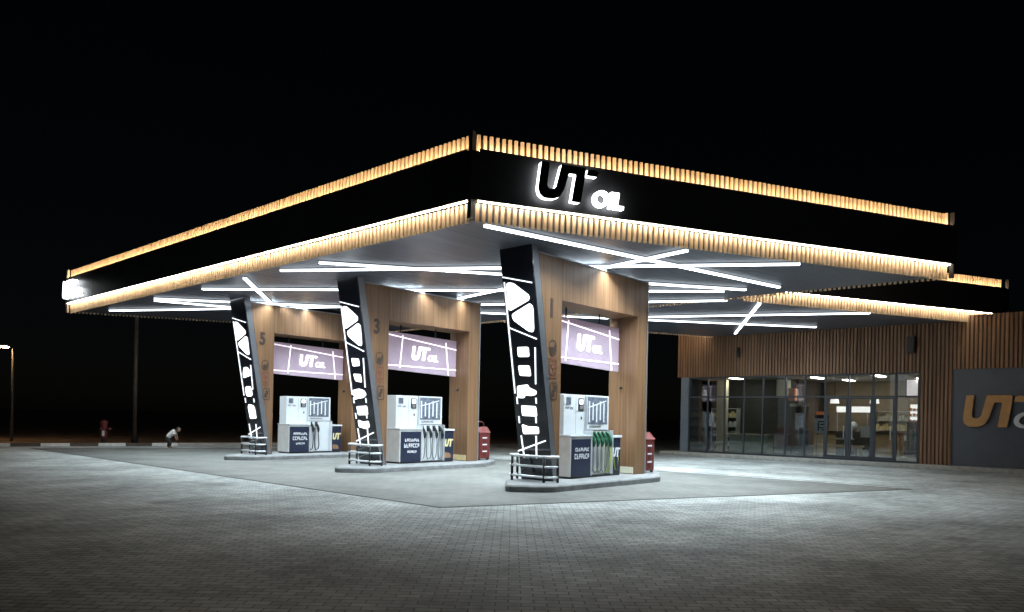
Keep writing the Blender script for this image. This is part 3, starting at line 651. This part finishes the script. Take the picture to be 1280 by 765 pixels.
# shop interior things
def obj(mb, name, m, label, cat, loc, group=None, bevel=0.0, smooth=False):
    o = mb.build(name, m, None, off=loc, bevel=bevel, smooth=smooth); o.location = loc; return tag(o, label, cat, group)
obj(MB().box(31.7, 32.0, 15.0, 15.45, .2, 3.5), 'banner_stand', M_cream, 'tall narrow cream banner standing behind the left hand shop windows', 'banner', (31.85, 15.2, .2), bevel=.01)
t = thing('low_counter', 'low pale green counter behind the left hand shop windows', 'counter', (31.8, 13.6, .2))
part(MB().box(31.5, 32.1, 12.9, 14.7, .2, .98), 'front', M_palegr, t, bevel=.01); part(MB().box(31.45, 32.15, 12.85, 14.75, .983, 1.03), 'top', M_cream, t)
t = thing('storage_locker', 'grey storage locker just inside the shop between low counter and glass doors', 'locker', (31.3, 12.2, .2))
lb = part(MB().box(31.1, 31.6, 11.95, 12.5, .2, 1.1), 'body', M_framel, t, bevel=.01); part(MB().box(31.092, 31.098, 12.0, 12.45, .25, 1.05), 'door', M_greyen, t)
t = thing('display_fridge', 'tall dark drinks fridge with green edge inside the shop, left of the poster', 'fridge', (32.2, 11.7, .2))
part(MB().box(31.9, 32.6, 11.3, 12.1, .2, 2.4), 'cabinet', M_roomd, t, bevel=.01); part(MB().box(31.88, 31.896, 11.34, 12.06, .3, 2.2), 'door', M_blk, t)
part(MB().box(31.87, 31.879, 12.02, 12.05, .3, 2.3), 'edge_strip', M_green, t); part(MB().box(31.86, 31.896, 11.3, 12.1, 2.28, 2.4), 'header', M_cream, t)
obj(MB().box(32.6, 33.0, 12.5, 13.0, 2.7, 3.5), 'wall_panel', M_cream, 'cream panel hanging high behind the window left of the doors', 'panel', (32.8, 12.7, 2.7), bevel=.01)
obj(MB().box(32.3, 32.6, 12.06, 12.35, 2.55, 3.1), 'orange_box', M_orange, 'small orange box sign high beside the cream panel in the shop', 'sign', (32.4, 12.2, 2.55), bevel=.01)
t = thing('coffee_counter', 'long wooden service counter with dark top inside the shop', 'counter', (35, 9.8, .2))
part(MB().box(34.6, 35.4, 8.4, 12.1, .2, 1.18), 'front', M_bench, t, bevel=.01); part(MB().box(34.5, 35.45, 8.35, 12.15, 1.183, 1.23), 'top', M_blk, t, bevel=.01)
obj(MB().box(34.7, 35.1, 11.5, 12.0, 1.232, 1.95), 'menu_cabinet', M_blk, 'dark cabinet standing on the service counter behind the poster', 'cabinet', (34.9, 11.75, 1.232), bevel=.02)
obj(MB().box(34.72, 35.08, 11.52, 11.98, 1.952, 2.12), 'orange_tray', M_orange, 'orange tray on top of the dark counter cabinet', 'tray', (34.9, 11.75, 1.952), bevel=.02)
t = thing('poster_easel', 'white framed poster with black pattern standing inside the glass door', 'poster', (32.3, 10.9, .2))
part(MB().box(32.28, 32.32, 10.62, 11.18, 1.15, 1.78), 'board', M_white, t)
mb = MB()
for zz, w in ((1.62,.3),(1.5,.22),(1.36,.3),(1.27,.16)): mb.box(32.272, 32.278, 10.72, 10.72+w, zz, zz+.05)
mb.box(32.272, 32.278, 10.98, 11.04, 1.25, 1.6); part(mb, 'print', M_blk, t)
part(MB().tube([(32.3,10.7,.2),(32.31,10.75,1.15)], .015, 6).tube([(32.3,11.1,.2),(32.31,11.05,1.15)], .015, 6), 'stand', M_blk, t)
t = thing('wooden_bench', 'long low light wood bench inside the shop behind the glass doors', 'bench', (33, 10.4, .2))
part(MB().box(32.8, 33.25, 9.4, 11.7, .56, .66), 'seat', M_bench, t, bevel=.01); part(MB().box(32.85, 33.2, 9.5, 9.58, .2, .558).box(32.85, 33.2, 11.5, 11.58, .2, .558), 'leg', M_bench, t)
t = thing('lit_display_case', 'bright white lit counter display inside the shop behind the right hand door', 'display case', (33.6, 10.0, .2))
part(MB().box(33.3, 33.9, 9.3, 10.6, 2.08, 2.32), 'light_box', M_menu2, t, bevel=.01); part(MB().box(33.3, 33.9, 9.3, 10.6, .2, 1.25), 'cabinet', M_roomd, t, bevel=.01)
part(MB().box(33.32, 33.34, 9.32, 9.36, 1.25, 2.08).box(33.32, 33.34, 10.54, 10.58, 1.25, 2.08), 'post', M_steel, t)
mb = MB(); mb.tube([(33.5,9.95,1.26),(33.5,9.95,1.36),(33.5,9.95,1.48),(33.5,9.95,1.6),(33.5,9.95,1.68)], [.09,.16,.19,.15,.04], 14)
obj(mb, 'white_urn', M_white, 'round white urn standing on the counter under the lit display', 'urn', (33.5, 9.95, 1.26), smooth=True)
obj(MB().box(32.5, 32.53, 9.0, 9.36, 1.02, 1.5), 'notice_board', M_white, 'blank white board just left of the right hand door inside the shop', 'notice board', (32.5, 9.2, 1.02))
t = thing('menu_board', 'lilac lit menu board high in the right hand shop window', 'menu board', (34.5, 7.6, 2.7)); part(MB().box(34.4, 34.44, 7.0, 8.1, 2.78, 3.5), 'screen', M_menu, t); part(MB().box(34.45, 34.5, 6.95, 8.15, 2.74, 3.54), 'back', M_blk, t)
t = thing('pastry_case', 'brightly lit pastry case low in the right hand shop window', 'display case', (34.4, 7.6, .2)); part(MB().box(34.1, 34.6, 7.1, 8.0, .2, 1.7), 'base', M_roomd, t, bevel=.01)
pc = part(MB().box(34.55, 34.6, 7.12, 7.98, 1.75, 2.45), 'light_back', M_menu2, t)
part(MB().box(34.15, 34.5, 7.12, 7.98, 1.92, 1.94).box(34.15, 34.5, 7.12, 7.98, 2.16, 2.18), 'shelf', M_steel, t)
mb = MB()
for zz in (1.705, 1.945, 2.185):
    y = 7.16
    while y < 7.9: h = random.uniform(.06, .13); mb.box(34.2, 34.35, y, y+.09, zz, zz+h); y += .14
part(mb, 'pastries', M_orange, t)
shelf_lab = ['white goods shelf with snack packets behind the second window from the left', 'white goods shelf with drinks behind the dark partition edge, middle of the shop']
for k, (sx_, sy0, sy1) in enumerate(((32.9, 14.9, 16.2), (36.6, 8.2, 9.9))):
    t = thing('goods_shelf', shelf_lab[k], 'shelf', (sx_, (sy0+sy1)/2, .2), 0, 'goods shelves in the shop')
    part(MB().box(sx_-.2, sx_+.2, sy0, sy0+.03, .2, 2.2), 'side_panel', M_white, t); part(MB().box(sx_-.2, sx_+.2, sy1-.03, sy1, .2, 2.2), 'side_panel', M_white, t)
    for zz in (.4, .85, 1.3, 1.75, 2.17): part(MB().box(sx_-.2, sx_+.2, sy0+.032, sy1-.032, zz, zz+.025), 'shelf_board', M_white, t)
    for j_, zz in enumerate((.43, .88, 1.33, 1.78)):
        mb = MB(); y = sy0+.06
        while y < sy1-.14: w = random.uniform(.06,.12); mb.box(sx_-.17, sx_-.02, y, y+w, zz, zz+random.uniform(.16,.3)); y += w+random.uniform(.01,.05)
        part(mb, 'goods', (M_cream, M_palegr, M_txt, M_gold)[(j_+k) % 4], t)
PEND = ['left of the two drum lamps hanging over the service counter', 'right of the two drum lamps hanging over the service counter']
for k, y in enumerate((11.2, 9.5)):  # invented lamps, added as bright items to lift the shop interior
    t = thing('pendant_lamp', PEND[k], 'pendant lamp', (34.9, y, 2.6), 0, 'pendant lamps in the shop')
    part(MB().tube([(34.9,y,2.75),(34.9,y,3.55)], .012, 6), 'cord', M_blk, t); part(MB().tube([(34.9,y,2.5),(34.9,y,2.75)], [.2,.16], 14), 'shade', M_menu2, t)
t = thing('cafe_table', 'small round white cafe table just inside the shop behind the glass doors', 'table', (31.6, 9.7, .2))
part(MB().tube([(31.6,9.7,.93),(31.6,9.7,.96)], .34, 20), 'top', M_white, t); part(MB().tube([(31.6,9.7,.22),(31.6,9.7,.93)], .03, 8), 'leg', M_steel, t); part(MB().tube([(31.6,9.7,.2),(31.6,9.7,.22)], .2, 16), 'base', M_steel, t)
# wall sign of the shop
t = thing('wall_sign', 'large bronze UT letters and white OIL letters on the slate sign wall', 'sign', (XW-.02, 5.27, 1.56), R(-90))
MB().prism([(p[0]*1.02, p[1]*1.12) for p in UT], -.14, -.05, 'y').build('letter', M_bronze, t, bevel=.008, label='bronze letters U and T')
MB().prism([(p[0]*1.02, p[1]*1.12) for p in UT_TAIL], -.14, -.05, 'y').build('letter', M_bronze, t, bevel=.008)
put_text(MB(), 'OIL', .72, 1.46, .02, bold=.03, shear=.15, thick=.08, y=-.09, sx=1.15).build('letter', M_txt, t, label='white word OIL')
b = MB()
for x in (.15, .6, 1.25, 1.8, 2.5): MB().box(x, x+.03, -.05, 0, .2, .23).build('spacer', M_blk, t)
# wall speaker, wall lamp
t = thing('wall_speaker', 'black loudspeaker box on the timber cladding above the shop door', 'speaker', (30.2, 6.95, 4.3))
part(MB().box(29.98, 30.22, 6.84, 7.10, 4.26, 4.86), 'cabinet', M_blk, t, bevel=.012); part(MB().box(29.972, 29.978, 6.87, 7.07, 4.30, 4.82), 'grille', M_fascia, t); part(MB().box(30.222, 30.254, 6.93, 7.01, 4.45, 4.65), 'bracket', M_trim, t)
t = thing('wall_lamp', 'small dark up and down lamp on the timber cladding near its left end', 'wall lamp', (30.2, 13.75, 4.4))
part(MB().tube([(30.13,13.72,4.36),(30.13,13.72,4.78)], .07, 12), 'shade', M_blk, t, smooth=True); part(MB().box(30.19, 30.254, 13.68, 13.76, 4.5, 4.62), 'bracket', M_blk, t)

# ------------------------------------------------------------------ far left: lamp, poles, hydrant, child
t = thing('street_lamp', 'small lit street lamp with orange white light at the left edge', 'street lamp', (10.2, 40.9, -.06))
part(MB().tube([(10.2,40.9,-.06),(10.2,40.9,4.4)], [.07,.045], 10), 'pole', M_polesteel, t, smooth=True)
part(MB().tube([(10.2,40.9,4.38),(10.13,40.98,4.45),(9.97,41.15,4.47)], .03, 8), 'arm', M_polesteel, t, smooth=True)
h_ = part(MB().prism(rrect(9.89, 41.21, .5, .26, .08), 4.47, 4.54), 'lamp_head', M_polesteel, t)
part(MB().prism(rrect(9.89, 41.21, .40, .20, .08), 4.40, 4.466), 'lamp_glass', M_lamp, t)
obj(MB().tube([(8.7,38.2,-.06),(8.68,38.2,3.3)], [.13,.10], 10), 'wooden_post', M_polewood, 'short brown wooden post beside the street lamp at the left edge', 'post', (8.7,38.2,-.06), smooth=True)
t = thing('utility_pole', 'tall thin grey pole behind the kerb, rising past the left end of the canopy', 'pole', (14.13, 36.63, -.06))
part(MB().tube([(14.13,36.63,-.06),(14.13,36.63,7.2)], [.10,.07], 12), 'shaft', M_polesteel, t, smooth=True); part(MB().tube([(14.13,36.63,-.06),(14.13,36.63,.25)], .16, 12), 'base', M_blk, t, smooth=True)
t = thing('fire_hydrant', 'dark red hydrant standing at the kerb left of the canopy', 'hydrant', (11.77, 33.75, 0))
part(MB().tube([(11.77,33.75,0),(11.77,33.75,.06),(11.77,33.75,.07),(11.77,33.75,.3)], [.16,.16,.09,.09], 14), 'foot', M_blk, t)
part(MB().tube([(11.77,33.75,.3),(11.77,33.75,.34),(11.77,33.75,.9),(11.77,33.75,.98),(11.77,33.75,1.06),(11.77,33.75,1.1)], [.1,.14,.14,.17,.13,.04], 16), 'barrel', M_red, t, smooth=True)
part(MB().tube([(11.66,33.62,.72),(11.55,33.5,.72)], .06, 12).tube([(11.86,33.66,.72),(12.0,33.53,.72)], .06, 12), 'outlet', M_reddk, t, smooth=True)
part(MB().box(11.64, 11.74, 33.585, 33.605, .42, .66), 'plate', M_greyen, t)
mast = thing('distant_mast', 'faint distant lamp mast seen in the dark gap between portal 1 and the shop', 'mast', (48, 31.5, -.06))
part(MB().tube([(48,31.5,-.06),(48,31.5,7.4)], [.12,.07], 8), 'pole', M_fascia, mast)
mb = MB()
for dx_, dz in ((-1.5,5.55),(.6,5.7),(.55,6.6),(-.5,5.55)): 
    x = 48+dx_*.664; y = 31.5-dx_*.748; mb.box(x-.11, x+.11, y-.11, y+.11, dz, dz+.2)
part(mb, 'lamp_head', M_lampdim, mast); mb = MB()
for dz in (5.62, 6.7): mb.tube([(48-1.1,31.5+1.24,dz),(48+.45,31.5-.5,dz)], .03, 6)
part(mb, 'crossbar', M_fascia, mast)

def skin_obj(name, verts, edges, radii, m, parent, rootv=0, sub=2):
    me = bpy.data.meshes.new(name); me.from_pydata(verts, edges, []); me.materials.append(m)
    o = bpy.data.objects.new(name, me); COL.objects.link(o); o.parent = parent
    s = o.modifiers.new('skin', 'SKIN'); s.use_smooth_shade = True
    if not me.skin_vertices:
        me.attributes.new('skin_vertices', 'FLOAT', 'POINT') if False else None
    sv = me.skin_vertices[0].data if len(me.skin_vertices) else None
    if sv is not None:
        for i, r in enumerate(radii): sv[i].radius = (r, r) if not isinstance(r, tuple) else r
        sv[rootv].use_root = True
    d_ = o.modifiers.new('sub', 'SUBSURF'); d_.levels = sub; d_.render_levels = sub
    return o
def limb(pts, rs, n=10):
    P = []; Rr = []
    for i in range(len(pts)-1):
        a, b = Vector(pts[i]), Vector(pts[i+1])
        for k in range(4): u = k/4; P.append(tuple(a.lerp(b, u))); Rr.append(rs[i]*(1-u)+rs[i+1]*u)
    P.append(pts[-1]); Rr.append(rs[-1]); return MB().tube(P, Rr, n)
# a child leaning forward; local +X is the way the child faces (picture right)
ch = thing('person', 'child in white shirt and dark trousers bending forward on the paving near the kerb', 'person', (13.31, 30.86, 0), HEAD-R(90))
b = MB()
def J(p0, rs, n=10): pass
body = MB()
segs = [([( -.10,.0,.43),(-.02,0,.52),(.10,0,.62),(.19,0,.70),(.25,0,.73),(.31,0,.74)], [.085,.092,.10,.09,.038,.036]),
        ([(-.10,.05,.42),(-.05,.06,.24),(-.10,.06,.05),(-.02,.065,.03),(.03,.07,.022)], [.066,.05,.034,.03,.02]),
        ([(-.10,-.05,.42),(.06,-.07,.25),(.04,-.07,.05),(.12,-.075,.03),(.17,-.08,.022)], [.066,.05,.034,.03,.02]),
        ([(.19,.09,.69),(.22,.12,.55),(.27,.11,.42),(.285,.11,.37)], [.036,.03,.022,.02]),
        ([(.19,-.09,.69),(.24,-.12,.55),(.30,-.11,.43),(.315,-.11,.38)], [.036,.03,.022,.02])]
for pts, rs in segs: q = limb(pts, rs); body.add(q.v, q.f)
for hx, hy in ((.285,.11),(.315,-.11)):
    for k in range(4): 
        oy = hy+(k-1.5)*.011; q = MB().tube([(hx,oy,.37),(hx+.006,oy,.345),(hx-.002,oy,.322+.003*abs(k-1))], [.007,.006,.005], 6); body.add(q.v, q.f)
    q = MB().tube([(hx+.01,hy,.375),(hx+.024,hy,.352),(hx+.026,hy,.338)], [.007,.006,.005], 6); body.add(q.v, q.f)
# head
hc = Vector((.355, 0, .775)); hv = []; hf = []; nu, nv = 14, 10
for i in range(nv+1):
    ph = math.pi*i/nv
    for k in range(nu):
        th = 2*math.pi*k/nu; x = math.sin(ph)*math.cos(th); y = math.sin(ph)*math.sin(th); z = math.cos(ph)
        jaw = 1-.22*max(0, -z); nose = .14*math.exp(-((x-1)**2*8+y*y*30+(z+.1)**2*14))
        hv.append((hc.x+(x*jaw+nose)*.088, hc.y+y*.075*jaw, hc.z+z*.105))
for i in range(nv):
    for k in range(nu): a = i*nu; hf.append((a+k, a+nu+k, a+nu+(k+1) % nu, a+(k+1) % nu))
body.add(hv, hf)
for sy in (-1, 1):
    q = MB().tube([(.35,sy*.068,.775),(.345,sy*.083,.78)], [.02,.014], 8); body.add(q.v, q.f)
bo = body.build('body', M_skin, ch, smooth=True)
rm = bo.modifiers.new('join', 'REMESH'); rm.mode = 'VOXEL'; rm.voxel_size = .009; rm.use_smooth_shade = True
sh = MB()
for pts, rs in [([(-.07,0,.46),(-.02,0,.52),(.10,0,.62),(.19,0,.70),(.23,0,.72)], [.10,.103,.115,.108,.06]), ([(.17,.08,.69),(.21,.12,.57)], [.055,.05]), ([(.17,-.08,.69),(.225,-.12,.57)], [.055,.05])]:
    q = limb(pts, rs, 14); sh.add(q.v, q.f)
sh.build('shirt', M_shirt, ch, smooth=True)
tr = MB()
for pts, rs in [([(-.13,0,.41),(-.10,0,.43),(-.05,0,.48)], [.07,.10,.10]), ([(-.10,.05,.42),(-.05,.06,.24),(-.10,.06,.07)], [.078,.06,.045]), ([(-.10,-.05,.42),(.06,-.07,.25),(.04,-.07,.07)], [.078,.06,.045])]:
    q = limb(pts, rs, 12); tr.add(q.v, q.f)
tr.build('trousers', M_trous, ch, smooth=True)
hr = MB(); hv2 = []; hf2 = []
for i in range(6):
    ph = math.pi*.62*i/5
    for k in range(14):
        th = 2*math.pi*k/14; x = math.sin(ph)*math.cos(th); y = math.sin(ph)*math.sin(th); z = math.cos(ph)
        hv2.append((hc.x-.02+x*.088, y*.083, hc.z+.018+z*.105))
for i in range(5):
    for k in range(14): a = i*14; hf2.append((a+k, a+14+k, a+14+(k+1) % 14, a+(k+1) % 14))
hr.add(hv2, hf2); hr.build('hair', M_hair, ch, smooth=True)
